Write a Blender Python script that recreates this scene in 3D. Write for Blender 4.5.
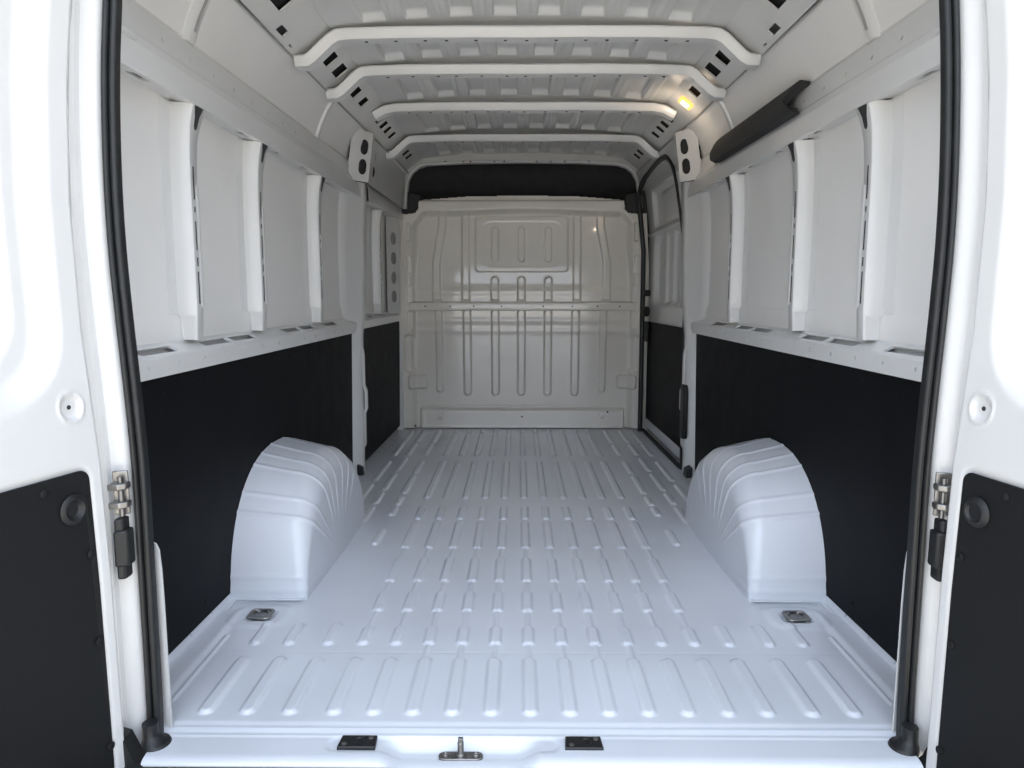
import bpy, bmesh, math, random
import numpy as np
from mathutils import Vector
R = math.radians
scene = bpy.context.scene
for o in list(bpy.data.objects): bpy.data.objects.remove(o)
COL = scene.collection

# ---------------------------------------------------------------- camera
F_PX = 717.0
PITCH = math.atan((384 - 293) / F_PX); YAW = math.atan(6 / F_PX * math.cos(PITCH))
cam = bpy.data.cameras.new('camera'); camo = bpy.data.objects.new('camera', cam); COL.objects.link(camo)
cam.sensor_width = 36; cam.lens = F_PX / 1024 * 36; cam.clip_start = .02
camo.location = (-0.031, -1.552, 1.0)
camo.rotation_euler = (R(90) - PITCH, 0, YAW)
scene.camera = camo

# ---------------------------------------------------------------- sky, sun, exposure
w = bpy.data.worlds.new('world'); scene.world = w; w.use_nodes = True
nt = w.node_tree; nt.nodes.clear()
out = nt.nodes.new('ShaderNodeOutputWorld'); bg = nt.nodes.new('ShaderNodeBackground')
tc = nt.nodes.new('ShaderNodeTexCoord'); sep = nt.nodes.new('ShaderNodeSeparateXYZ'); rmp = nt.nodes.new('ShaderNodeValToRGB')
nt.links.new(tc.outputs['Generated'], sep.inputs[0]); nt.links.new(sep.outputs['Z'], rmp.inputs[0])
rmp.color_ramp.elements[0].position = 0.0; rmp.color_ramp.elements[0].color = (0.30, 0.315, 0.33, 1)
rmp.color_ramp.elements[1].position = 0.75; rmp.color_ramp.elements[1].color = (0.97, 1.10, 1.33, 1)
mry = nt.nodes.new('ShaderNodeMapRange'); mry.inputs[1].default_value = -1; mry.inputs[2].default_value = 0.0; mry.inputs[3].default_value = 1.9; mry.inputs[4].default_value = .34
nt.links.new(sep.outputs['Y'], mry.inputs[0]); nt.links.new(mry.outputs[0], bg.inputs[1])   # brighter sky behind the open doors
nt.links.new(rmp.outputs[0], bg.inputs[0]); nt.links.new(bg.outputs[0], out.inputs[0])
bg.inputs[1].default_value = 1.0
sun = bpy.data.lights.new('sun', 'SUN'); sun.energy = 4.2; sun.angle = R(40); sun.color = (1.0, .96, .9)
so = bpy.data.objects.new('sun', sun); COL.objects.link(so); so.rotation_euler = (R(-32), 0, R(3))
scene.view_settings.view_transform = 'Standard'; scene.view_settings.look = 'None'
scene.view_settings.gamma = 1; scene.view_settings.use_curve_mapping = False
scene.view_settings.exposure = 1.42

# ---------------------------------------------------------------- materials
def mat(name, col, rough=.4, metal=0, coat=0, noise=None, bump=0, bscale=60, spec=.5, emit=None, estr=0):
    m = bpy.data.materials.new(name); m.use_nodes = True
    n = m.node_tree; p = n.nodes['Principled BSDF']
    p.inputs['Base Color'].default_value = (*col, 1); p.inputs['Roughness'].default_value = rough
    p.inputs['Metallic'].default_value = metal; p.inputs['Coat Weight'].default_value = coat
    p.inputs['Coat Roughness'].default_value = .12
    p.inputs['Specular IOR Level'].default_value = spec
    if emit: p.inputs['Emission Color'].default_value = (*emit, 1); p.inputs['Emission Strength'].default_value = estr
    t = n.nodes.new('ShaderNodeTexCoord')
    if noise:
        sc, amt = noise
        a = n.nodes.new('ShaderNodeTexNoise'); a.inputs['Scale'].default_value = sc; a.inputs['Detail'].default_value = 6
        n.links.new(t.outputs['Object'], a.inputs['Vector'])
        r = n.nodes.new('ShaderNodeValToRGB'); r.color_ramp.elements[0].position = .35; r.color_ramp.elements[1].position = .65
        r.color_ramp.elements[0].color = (*[c * (1 - amt) for c in col], 1); r.color_ramp.elements[1].color = (*[min(1, c * (1 + amt * .5)) for c in col], 1)
        n.links.new(a.outputs[0], r.inputs[0]); n.links.new(r.outputs[0], p.inputs['Base Color'])
        mr = n.nodes.new('ShaderNodeMapRange'); mr.inputs[3].default_value = rough * .85; mr.inputs[4].default_value = min(1, rough * 1.2)
        n.links.new(a.outputs[0], mr.inputs[0]); n.links.new(mr.outputs[0], p.inputs['Roughness'])
    if bump:
        b = n.nodes.new('ShaderNodeTexNoise'); b.inputs['Scale'].default_value = bscale; b.inputs['Detail'].default_value = 4
        n.links.new(t.outputs['Object'], b.inputs['Vector'])
        bb = n.nodes.new('ShaderNodeBump'); bb.inputs['Strength'].default_value = bump; bb.inputs['Distance'].default_value = .002
        n.links.new(b.outputs[0], bb.inputs['Height']); n.links.new(bb.outputs[0], p.inputs['Normal'])
    return m
WHITE = mat('white_paint', (.67, .67, .66), .30, coat=.3, noise=(3, .02))
ROOFM = mat('roof_paint', (.66, .66, .645), .33, coat=.2, noise=(4, .05))
FLOORM = mat('floor_paint', (.62, .645, .69), .30, coat=.35, noise=(2.2, .06), bump=.05, bscale=180)  # same white body paint, with the blue of the sky light tinted in
BULKM = mat('bulkhead_paint', (.80, .765, .70), .13, coat=1.0, noise=(2.5, .04))
BULKM.node_tree.nodes['Principled BSDF'].inputs['Coat Roughness'].default_value = .05
SKINM = mat('skin_paint', (.79, .78, .76), .42, noise=(2.5, .04))
BLACKB = mat('black_hardboard', (.005, .0055, .0068), .55, noise=(9, .35), bump=.12, bscale=300, spec=.10)
RUBBER = mat('black_rubber', (.011, .012, .013), .42, noise=(30, .2))
PLAST = mat('black_plastic', (.009, .0095, .010), .5, bump=.1, bscale=400)
DOORLINE = mat('charcoal_door_lining', (.0085, .009, .0095), .6, bump=.2, bscale=500, spec=.25)
FABRIC = mat('dark_fabric', (.026, .026, .027), .8, noise=(12, .3), bump=.2, bscale=200)
STEEL = mat('zinc_steel', (.30, .29, .275), .38, metal=1, noise=(40, .15))
DSTEEL = mat('dark_steel', (.20, .20, .20), .35, metal=1)
CONC = mat('pale_paving', (.68, .63, .55), .85, noise=(6, .15), bump=.3, bscale=40)
AMBER = mat('amber_lens', (.9, .5, .12), .3, emit=(1, .45, .10), estr=.5)
LAMP = mat('lamp_glow', (1, .95, .9), .3, emit=(1, .90, .75), estr=2)
SEALSHADE = mat('grey_sealant_and_shade', (.35, .34, .32), .7)  # seam sealant; also the grey shade painted behind the pillar holes
GAPSHADE = mat('dark_gap_shade', (.03, .03, .032), .8)  # shade inside holes and gaps, put in as a dark colour

# ---------------------------------------------------------------- mesh helpers
def wx(x, y):                      # the body tapers a little towards the cab
    return math.copysign(abs(x) + .022 - .015 * y, x) if x else 0.0
class MB:
    def __init__(s): s.v = []; s.f = []
    def add(s, vs, fs):
        b = len(s.v); s.v += [tuple(map(float, p)) for p in vs]; s.f += [tuple(b + i for i in f) for f in fs]; return s
    def loft(s, rings, closed=True, caps=True):
        n = len(rings[0]); vs = [p for r in rings for p in r]; fs = []
        for i in range(len(rings) - 1):
            for j in range(n if closed else n - 1):
                k = (j + 1) % n; fs.append((i * n + j, i * n + k, (i + 1) * n + k, (i + 1) * n + j))
        if caps and closed: fs.append(tuple(range(n))[::-1]); fs.append(tuple((len(rings) - 1) * n + j for j in range(n)))
        return s.add(vs, fs)
    def box(s, x0, x1, y0, y1, z0, z1):
        return s.loft([[(x0, y0, z), (x1, y0, z), (x1, y1, z), (x0, y1, z)] for z in (z0, z1)])
    def tube(s, path, r, n=12, caps=True):
        path = [Vector(p) for p in path]; rings = []; up = None
        for i, p in enumerate(path):
            d = (path[min(i + 1, len(path) - 1)] - path[max(i - 1, 0)]).normalized()
            if up is None: up = Vector((0, 0, 1)) if abs(d.z) < .9 else Vector((1, 0, 0))
            a = d.cross(up).normalized(); b = a.cross(d).normalized(); up = b
            rr = r[i] if isinstance(r, (list, tuple)) else r
            rings.append([p + a * rr * math.cos(t) + b * rr * math.sin(t) for t in [2 * math.pi * k / n for k in range(n)]])
        return s.loft(rings, caps=caps)
    def lathe(s, c, axis, prof, n=24):
        """prof = [(radius, distance along axis)]"""
        ax = Vector(axis).normalized(); up = Vector((0, 0, 1)) if abs(ax.z) < .9 else Vector((1, 0, 0))
        a = ax.cross(up).normalized(); b = ax.cross(a); c = Vector(c)
        rings = [[c + ax * h + (a * math.cos(t) + b * math.sin(t)) * max(r, 1e-4) for t in [2 * math.pi * k / n for k in range(n)]] for r, h in prof]
        return s.loft(rings)
    def panel(s, fn, a0, a1, b0, b1, holes=(), th=.003, cuts=()):
        """flat sheet in (a, b) with real holes; holes = (a centre, b centre, a length, b length, roundness)"""
        def quad(A0, A1, B0, B1):
            if A1 - A0 < 1e-6 or B1 - B0 < 1e-6: return
            for d in (0, th):
                s.add([fn(A0, B0, d), fn(A1, B0, d), fn(A1, B1, d), fn(A0, B1, d)], [(0, 1, 2, 3)])
        s.flat = True; cur = a0
        for (ac, bc, al, bl, rn) in sorted(holes):
            h0, h1, k0, k1 = ac - al / 2, ac + al / 2, bc - bl / 2, bc + bl / 2
            m = .12 * min(al, bl); H0, H1, K0, K1 = h0 - m, h1 + m, k0 - m, k1 + m
            quad(cur, H0, b0, b1); quad(H0, H1, b0, K0); quad(H0, H1, K1, b1)
            N = 24; inner = []; outer = []
            rr = rn * min(al, bl) / 2
            for i in range(N):
                t = 2 * math.pi * (i + .5) / N; c_, s_ = math.cos(t), math.sin(t)
                cx_, cy_ = (al / 2 - rr), (bl / 2 - rr)
                inner.append((ac + math.copysign(cx_, c_) + rr * c_, bc + math.copysign(cy_, s_) + rr * s_))
                q = max(abs(c_), abs(s_)); outer.append((ac + c_ / q * (H1 - H0) / 2, bc + s_ / q * (K1 - K0) / 2))
            # square corners belong to the outer ring
            for d in (0, th):
                vs = [fn(*p, d) for p in inner] + [fn(*p, d) for p in outer]; fs = []
                cor = {}
                for i in range(N):
                    j = (i + 1) % N
                    fs.append((i, j, N + j, N + i))
                s.add(vs, fs)
                for i in range(N):
                    j = (i + 1) % N; p, q2 = outer[i], outer[j]
                    if abs(p[0] - q2[0]) > 1e-9 and abs(p[1] - q2[1]) > 1e-9:
                        cx2 = p[0] if abs(abs(p[0] - ac) - (H1 - H0) / 2) < 1e-7 else q2[0]
                        cy2 = p[1] if abs(abs(p[1] - bc) - (K1 - K0) / 2) < 1e-7 else q2[1]
                        s.add([fn(*p, d), fn(cx2, cy2, d), fn(*q2, d)], [(0, 1, 2)])
            s.loft([[fn(*p, d) for p in inner] for d in (0, max(th, .006))], caps=False)
            cur = H1
        quad(cur, a1, b0, b1)
        s.loft([[fn(a, b, d) for a, b in ((a0, b0), (a1, b0), (a1, b1), (a0, b1))] for d in (0, th)], caps=False)
        return s
    def build_each(s, n, name, m, parent, **kw):
        """the mesh is n equal pieces one after another: one object each"""
        nv, nf = len(s.v) // n, len(s.f) // n; o = []
        for i in range(n):
            q = MB(); q.add(s.v[i * nv:(i + 1) * nv], [tuple(k - i * nv for k in f) for f in s.f[i * nf:(i + 1) * nf]]); o.append(q.build(name, m, parent, **kw))
        return o
    def warp(s):
        s.v = [(wx(x, y), y, z) for x, y, z in s.v]; return s
    def mir(s, k):
        s.v = [(x * k, y, z) for x, y, z in s.v]
        if k < 0: s.f = [f[::-1] for f in s.f]
        return s
    def build(s, name, m, parent=None, smooth=True, bevel=0, ang=35, merge=True, segs=2):
        if getattr(s, 'flat', False): smooth = False
        me = bpy.data.meshes.new(name); v = np.array(s.v)
        loc = np.array([0., 0., 0.])
        if parent is None: loc = np.array([(v[:, 0].min() + v[:, 0].max()) / 2, (v[:, 1].min() + v[:, 1].max()) / 2, v[:, 2].min()])
        else: loc = np.array(parent.matrix_basis.translation) if parent.parent is None else np.array(parent.parent.matrix_basis.translation) + np.array(parent.matrix_basis.translation)
        me.from_pydata((v - loc).tolist(), [], s.f); me.update()
        if merge:
            b = bmesh.new(); b.from_mesh(me); bmesh.ops.remove_doubles(b, verts=b.verts, dist=1e-5)
            bmesh.ops.recalc_face_normals(b, faces=b.faces); b.to_mesh(me); b.free()
        if smooth: me.shade_smooth(); me.set_sharp_from_angle(angle=R(ang))
        me.materials.append(m)
        o = bpy.data.objects.new(name, me); COL.objects.link(o)
        if parent is None: o.location = loc
        else: o.parent = parent
        if bevel:
            md = o.modifiers.new('bevel', 'BEVEL'); md.width = bevel; md.segments = segs; md.limit_method = 'ANGLE'; md.angle_limit = R(40)
        return o
def tag(o, label, cat, group=None):
    o['label'] = label; o['category'] = cat
    if group: o['group'] = group
    return o
def struct(o): o['kind'] = 'structure'; return o
def empty(name, loc):
    o = bpy.data.objects.new(name, None); COL.objects.link(o); o.location = loc; o.empty_display_size = .05; return o
def gridmesh(name, A, B, fn, hf, m, parent=None, mask=None, ang=60):
    """height field: A, B 1-D arrays, hf(AA, BB) -> height, fn(AA, BB, H) -> (x, y, z)"""
    AA, BB = np.meshgrid(A, B, indexing='ij'); H = hf(AA, BB); X, Y, Z = fn(AA, BB, H)
    v = np.stack([X.ravel(), Y.ravel(), Z.ravel()], 1); na, nb = len(A), len(B)
    i, j = np.meshgrid(np.arange(na - 1), np.arange(nb - 1), indexing='ij')
    if mask is not None:
        k = mask((AA[:-1, :-1] + AA[1:, 1:]) / 2, (BB[:-1, :-1] + BB[1:, 1:]) / 2).ravel()
    else: k = np.ones(i.size, bool)
    i, j = i.ravel()[k], j.ravel()[k]; f = np.stack([i * nb + j, (i + 1) * nb + j, (i + 1) * nb + j + 1, i * nb + j + 1], 1)
    used = np.unique(f); re = np.zeros(len(v), int); re[used] = np.arange(len(used)); v = v[used]; f = re[f]
    loc = np.array([(v[:, 0].min() + v[:, 0].max()) / 2, (v[:, 1].min() + v[:, 1].max()) / 2, v[:, 2].min()]) if parent is None else np.array(parent.matrix_basis.translation)
    me = bpy.data.meshes.new(name); me.from_pydata((v - loc).tolist(), [], f.tolist()); me.update()
    me.shade_smooth(); me.materials.append(m)
    o = bpy.data.objects.new(name, me); COL.objects.link(o)
    if parent is None: o.location = loc
    else: o.parent = parent
    return o
def sst(d, w): t = np.clip(.5 - d / w, 0, 1); return t * t * (3 - 2 * t)      # 1 inside, 0 outside, over width w
def capsule(X, Y, x0, y0, x1, y1, r, w):
    dx, dy = x1 - x0, y1 - y0; L = dx * dx + dy * dy + 1e-12
    t = np.clip(((X - x0) * dx + (Y - y0) * dy) / L, 0, 1)
    return sst(np.hypot(X - x0 - t * dx, Y - y0 - t * dy) - r, w)
def rrect(X, Y, x0, x1, y0, y1, r, w):
    cx, cy = (x0 + x1) / 2, (y0 + y1) / 2; qx = np.abs(X - cx) - (x1 - x0) / 2 + r; qy = np.abs(Y - cy) - (y1 - y0) / 2 + r
    return sst(np.hypot(np.maximum(qx, 0), np.maximum(qy, 0)) + np.minimum(np.maximum(qx, qy), 0) - r, w)
def inpoly(poly):
    def f(X, Y):
        r = np.zeros(X.shape, bool); n = len(poly)
        for i in range(n):
            (x1, y1), (x2, y2) = poly[i], poly[(i + 1) % n]
            c = ((y1 > Y) != (y2 > Y)); xi = (x2 - x1) * (Y - y1) / ((y2 - y1) if y2 != y1 else 1e-9) + x1
            r ^= c & (X < xi)
        return r
    return f

# ---------------------------------------------------------------- ground outside
g = MB().box(-30, 30, -30, 30, -.62, -.58).build('ground', CONC, smooth=False); struct(g)

# ---------------------------------------------------------------- floor
RIBX = [(-.783, 1), (-.683, 1), (-.58, 1), (-.474, 1)] + [(k * .0945, 1) for k in range(-4, 5)] + [(.474, 1), (.568, 1), (.675, 1), (.775, 1)]
def floor_h(X, Y):
    H = np.zeros_like(X)
    segs = []
    for x, _ in RIBX: segs.append((x, .062, .292, .0195))
    mid = [k * .0955 for k in range(-5, 6)]
    rows = [(.385, .50), (.60, .755), (.835, 1.065), (1.165, 1.50), (1.53, 1.725), (1.86, 2.64), (2.78, 3.47), (3.50, 3.66)]
    for x in mid:
        for i, (a, b) in enumerate(rows):
            if i == 0 and abs(x) > .44: x_ = x
            segs.append((x, a + .018, b - .018, .018))
        for a, b in ((.31, .385), (.50, .60), (.755, .835), (1.065, 1.165)):
            if abs(x) < .3 or a > .4: segs.append((x, a - .01, b + .01, .008))
    for x in (.577, .69, .785):
        for sg in (1, -1): segs.append((sg * x, .40, .50, .018))
    for sg in (1, -1):
        segs.append((sg * .605, 1.22, 1.38, .016))
        for (a, b) in ((1.60, 1.70), (1.76, 1.88), (1.96, 2.28), (2.36, 2.62), (2.82, 3.1), (3.18, 3.6)): segs.append((sg * .605, a, b, .017))
        for (a, b) in ((1.50, 1.70), (1.78, 1.94), (2.02, 2.33), (2.42, 2.70), (2.82, 3.12), (3.2, 3.6)): segs.append((sg * .715, a, b, .017))
        for (a, b) in ((1.78, 2.1), (2.2, 2.62), (2.80, 3.12), (3.2, 3.6)): segs.append((sg * .80, a, b, .017))
        segs.append((sg * .885, .10, .44, .007)); segs.append((sg * .90, .03, .075, .007))
    for x, a, b, r in segs:
        hh = .0085 if r > .01 else .0045
        H = np.maximum(H, hh * capsule(X, Y, x, a, x, b, r - .003, .009))
    H += .0045 * sst(1.742 - Y, .008) * 0 - .0015 * sst(np.abs(Y - 1.742) - .002, .006) - .0012 * sst(np.abs(Y - .345) - .002, .008)
    # raised side ledges and pockets for the lashing rings
    H += .007 * sst(.90 - np.abs(X), .03) * sst(Y - .60, .06)
    for sg in (1, -1):
        H += .006 * rrect(X, Y, sg * .83 - .085, sg * .83 + .085, .49, .64, .05, .03) - .012 * rrect(X, Y, sg * .831 - .045, sg * .831 + .045, .53, .60, .02, .012)
    H += -.003 * sst(Y - .012, .016)
    return H
floor = gridmesh('floor', np.linspace(-.975, .975, 461), np.concatenate([np.linspace(-.002, 1.8, 400), np.linspace(1.806, 3.78, 330)]),
                 lambda a, b, h: (a, b, h), floor_h, FLOORM); struct(floor)

# ---------------------------------------------------------------- rear sill with recess
SX0, SX1 = -.29, -.03
def sill_h(X, Y):
    d = -Y
    H = -.004 - .006 * np.clip(d / .02, 0, 1)
    roll = np.clip((d - .088) / .026, 0, 1); H = H - .011 * (1 - np.sqrt(np.maximum(0, 1 - roll ** 2)))
    rec = sst(np.abs(X + .158) - .155 + .35 * (0.0), .06) * sst(.036 - d, .035)
    H = H - .020 * rec + .002 * sst(np.abs(d - .022) - .004, .01)
    H = H - .003 * rrect(X, Y, -.46, .06, -.075, -.028, .02, .015)
    return H
sill = gridmesh('sill', np.linspace(-.852, .846, 420), np.linspace(-.114, .0, 64), lambda a, b, h: (a, b, h), sill_h, FLOORM)
sill.name = 'trim_1'; struct(sill)
lip = MB()
# front apron under the sill, stepping forward around the latch recess
lip.loft([[(x, y, z) for y, z in ((-.1138, -.021 if not (SX0 + .02 < x < SX1 - .02) else -.040), (-.116 if not (SX0 + .02 < x < SX1 - .02) else -.135, -.07), (-.122, -.16))] for x in (-.852, SX0 - .01, SX0 + .03, SX1 - .03, SX1 + .01, .846)], closed=False)
lip.build('apron', WHITE, sill)
bm_ = MB()
for x0, x1, e0, e1 in ((-.90, -.285, 0, 1), (-.035, .90, -1, 0)):
    pr = [(-.40, -.060), (-.16, -.030), (-.1155, -.021), (-.1165, -.10), (-.40, -.14)]
    ra = [(x0 + (0.0 if e0 == 0 else -.0), y, z) for y, z in pr]; rb = [(x1, y, z) for y, z in pr]
    bm_.loft([ra, rb])
tag(bm_.build('rear_step_bumper', PLAST, bevel=.004), 'black plastic step bumper edge below the white rear sill', 'bumper')

# ---------------------------------------------------------------- rear aperture
SEALX = [(-.03, .862), (.1, .858), (.4, .856), (.62, .855), (.78, .860), (.95, .868), (1.10, .873), (1.25, .872), (1.42, .864), (1.55, .852), (1.65, .838), (1.74, .80), (1.80, .73), (1.83, .60), (1.84, .3)]
def seal_path():
    rgt = [(x, z) for z, x in SEALX]
    pts = [(-x, z) for x, z in rgt] + [(x - (.012 + .008 * min(1, max(0, z - .7) / .7)), z) for x, z in rgt[::-1]]
    return pts
def catmull(pts, n=5):
    o = []
    for i in range(len(pts) - 1):
        p0 = pts[max(i - 1, 0)]; p1 = pts[i]; p2 = pts[i + 1]; p3 = pts[min(i + 2, len(pts) - 1)]
        for k in range(n):
            t = k / n; o.append(tuple(.5 * (2 * b + (c - a) * t + (2 * a - 5 * b + 4 * c - d) * t * t + (3 * b - a - 3 * c + d) * t ** 3) for a, b, c, d in zip(p0, p1, p2, p3)))
    o.append(pts[-1]); return o
def sweep_xz(mb, path, sec, closed=True, y0=0, caps=True):
    """path in (x, z); sec = (n, y): n is measured to the left of the direction of travel"""
    P = [Vector(p) for p in path]; rings = []
    for i, p in enumerate(P):
        a = (P[i] - P[i - 1]).normalized() if i else (P[1] - P[0]).normalized(); b = (P[i + 1] - P[i]).normalized() if i < len(P) - 1 else a
        na = Vector((-a.y, a.x)); nb = Vector((-b.y, b.x)); n = (na + nb).normalized(); n = n / max(.4, n.dot(na))
        rings.append([(p.x + n.x * u, y0 + v, p.y + n.y * u) for u, v in sec])
    return mb.loft(rings, closed=closed, caps=caps)
sp = catmull(seal_path(), 5)
mb = MB()
# outward = left of travel (path goes up the left side, then across, then down the right side)
sec = []
for k in range(11):
    t = math.pi * (1 + k / 10.0); sec.append((-.004 + .0078 * math.cos(t), -.027 + .009 * math.sin(t)))
for k in range(11):
    t = math.pi * (1 + k / 10.0); sec.append((.0108 + .0072 * math.cos(t), -.028 + .012 * math.sin(t)))
sec += [(.018, -.014), (-.0118, -.014)]
sweep_xz(mb, sp, sec)
seal = mb.build('rear_door_seal', RUBBER); tag(seal, 'black rubber weather seal running round the rear door opening', 'seal')
for s in (-1, 1):
    mb = MB(); x = s * (.855 if s < 0 else .842)
    rings = []
    for z, rx, ry, ox in ((.040, .017, .018, .004), (.012, .017, .018, .004), (.002, .022, .023, 0), (-.004, .030, .031, -.006), (-.012, .032, .034, -.008), (-.022, .030, .032, -.008)):
        rings.append([(x + s * ox + rx * math.cos(t), -.052 + ry * math.sin(t), z) for t in [2 * math.pi * k / 20 for k in range(20)]])
    mb.loft(rings); mb.build('seal_foot', PLAST, seal)
    # black corner gusset outside the foot
    mb = MB().loft([[(s * .838, y, -.030), (s * .838, y, -.12), (s * .93, y, -.12), (s * .93, y, .055), (s * .885, y, .040), (s * .862, y, -.012)] for y in (-.078, -.118)])
    tag(mb.build('corner_bumper_cap', PLAST), 'black plastic bumper corner cap at the foot of the %s rear pillar' % ('left' if s < 0 else 'right'), 'bumper cap')
# rear body frame around the opening
mb = MB()
sweep_xz(mb, sp, [(.008, -.012), (.018, -.014), (.022, -.030), (.034, -.042), (.052, -.050), (.056, -.060), (.075, -.064), (.105, -.070), (.15, -.075), (.19, -.06), (.19, .02), (.10, .03), (.04, .03), (.010, .012)], closed=True)
frame = mb.build('wall_rear', WHITE); struct(frame)
# short inner flange at the floor corners
for s in (-1, 1):
    mb = MB()
    prof = [(-.004, .0), (.30, .0), (.38, .001), (.425, .004), (.44, .010), (.445, .02)]
    rings = [[(s * (.835 + e), -.006, z), (s * (.835 + e), .0, z), (s * .90, .03, z), (s * .90, .024, z)] for z, e in prof]
    mb.loft(rings); tag(mb.build('corner_flange', WHITE), 'narrow white upright flange beside the %s foot of the black door seal' % ('left' if s < 0 else 'right'), 'flange')

# ---------------------------------------------------------------- side walls (outer skin seen between the posts, and the high side above the rail)
def strip(mb, prof, y0, y1, holes=None, th=.003, s=1):
    """prof = [(x, z)...]; holes = {segment index: [(y, centre fraction, y length, cross length, roundness)]}"""
    for i in range(len(prof) - 1):
        (xa, za), (xb, zb) = prof[i], prof[i + 1]; L = math.hypot(xb - xa, zb - za); ux, uz = (xb - xa) / L, (zb - za) / L
        nx, nz = (abs(uz), -ux * math.copysign(1, uz) if uz else 0)
        if abs(uz) < .3: nx, nz = (0, 1 if za > 1.2 else -1)
        fn = lambda a, b, d: (xa + ux * b + nx * d, a, za + uz * b + nz * d)
        hs = [(h[0], h[1] * L, h[2], h[3], h[4]) for h in (holes or {}).get(i, [])]
        mb.panel(fn, y0, y1, 0, L, hs, th)
    return mb
SKIN = [(.972, .868), (.974, .925), (.977, .938), (.977, .945), (.977, 1.10), (.977, 1.25), (.976, 1.38), (.972, 1.46), (.968, 1.525), (.966, 1.60), (.960, 1.68)]
UPPER = [(.945, 1.68), (.938, 1.70), (.924, 1.74), (.904, 1.785), (.880, 1.828), (.852, 1.857)]
UPX = lambda z: float(np.interp(z, [p[1] for p in UPPER], [p[0] for p in UPPER]))
OUTER = [(1.03, 1.0), (1.03, -.50)]
for s in (-1, 1):
    yend = 3.76 if s < 0 else 2.50
    mb = MB()
    rings = []
    for y in (.02, 1.2, 2.4, yend):
        rings.append([(x, y, z) for x, z in SKIN + UPPER[1:]])
    mb.loft(rings, closed=False, caps=False); mb.warp()
    # outside of the body
    full = [(1.035, -.42), (1.035, 1.2), (1.01, 1.55), (.93, 1.90), (.84, 2.07)]
    mb.loft([[(x, y, z) for x, z in full] for y in (-.02, yend)], closed=False, caps=False)
    # lower inner body behind the black lining
    mb2 = MB().loft([[(x, y, z) for x, z in ((.972, .868), (.985, .50), (.99, -.03))] for y in (.02, 2.45)], closed=False, caps=False).warp()
    mb.add(mb2.v, mb2.f)
    mb.mir(s); struct(mb.build('wall_left' if s < 0 else 'wall_right', SKINM, ang=25))
struct(MB().loft([[(x, y, z) for x, z in ((-.86, 2.055), (-.6, 2.12), (.6, 2.12), (.86, 2.055))] for y in (-.05, 4.3)], closed=False, caps=False).build('roof_outer', WHITE)).name = 'trim_2'

# ---------------------------------------------------------------- rails, shelves
SIDE = {-1: 'left', 1: 'right'}
slotsL = [(.285, .19), (.64, .19), (.85, .19), (1.35, .20), (1.56, .18), (1.92, .20)]
for s in (-1, 1):
    # top rail
    hol = {1: [(.366 + .15 * k, .62, .012, .012, 1) for k in range(14)], 5: [(.25, .45, .075, .022, .4), (.88, .45, .07, .022, .4), (1.21, .45, .07, .022, .4), (1.52, .45, .07, .022, .4), (1.95, .45, .07, .022, .4)]}
    prof = [(.943, 1.688), (.932, 1.685), (.917, 1.612), (.910, 1.604), (.903, 1.580), (.900, 1.513), (.968, 1.524)]
    mb = strip(MB(), prof, .03, 2.44, hol).warp().mir(s)
    rail = mb.build('roof_side_rail', WHITE, ang=20)
    q = MB(); strip(q, [(.938, 1.675), (.923, 1.612)], .05, 2.42); strip(q, [(.912, 1.521), (.962, 1.529)], .05, 2.42); q.warp().mir(s).build('cavity_shade', GAPSHADE, rail)  # added dark plates, stand in for the shade inside the rail
    tag(rail, 'long white metal rail with bolt holes high on the %s wall, behind the wheel arch bay' % SIDE[s] if False else 'long white perforated steel rail high along the %s wall of the rear bay' % SIDE[s], 'rail')
    # gusset at the rear end of the rail
    mb = MB()
    mb.loft([[(.925, y, 1.70), (.905 - e, y, 1.625 - e), (.897 - e, y, 1.585), (.96, y, 1.56)] for y, e in ((.03, .012), (.16, .010), (.20, 0))]).warp().mir(s)
    mb.build('end_gusset', WHITE, rail, bevel=.006)
    # waist shelf
    hol = {1: [(y, .50, l, .030, .35) for y, l in slotsL], 3: [(.20 + .155 * k, .45, .010, .014, .9) for k in range(13)]}
    prof = [(.975, .874), (.968, .862), (.925, .842), (.920, .836), (.926, .786)]
    mb = strip(MB(), prof, .03, 2.36, hol).warp().mir(s)
    shelf = mb.build('waist_rail', WHITE, ang=50)
    strip(MB(), [(.927, .830), (.932, .79)], .05, 2.34).warp().mir(s).build('cavity_shade', GAPSHADE, shelf)  # added dark plate, paints the shade seen through the ledge holes
    tag(shelf, 'long white slotted ledge above the black lining on the %s of the rear bay' % SIDE[s], 'ledge')
    mb = MB().loft([[(.985, y, .80), (.985, y, .866), (.995, y, .866), (.995, y, .80)] for y in (.04, 2.3)]).warp().mir(s)
    # bottom flange, floor to lining
    mb = MB()
    strip(mb, [(.938, .004), (.952, .008), (.962, .038)], .02, .70, {1: [(.12 + .14 * k, .5, .008, .012, 1) for k in range(4)]})
    mb.warp().mir(s); tag(mb.build('floor_edge_flange', FLOORM), 'white strip joining floor and black lining behind the %s wheel arch' % SIDE[s] if False else 'white edge strip between floor and black lining, tailgate side of the %s wheel arch' % SIDE[s], 'edge strip')
    mb = MB(); strip(mb, [(.925, .004), (.945, .008), (.950, .030)], 1.56, 2.36); mb.warp().mir(s)
    tag(mb.build('floor_edge_flange', FLOORM), 'white edge strip between floor and lining, cab side of the %s wheel arch' % SIDE[s], 'edge strip')

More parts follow.
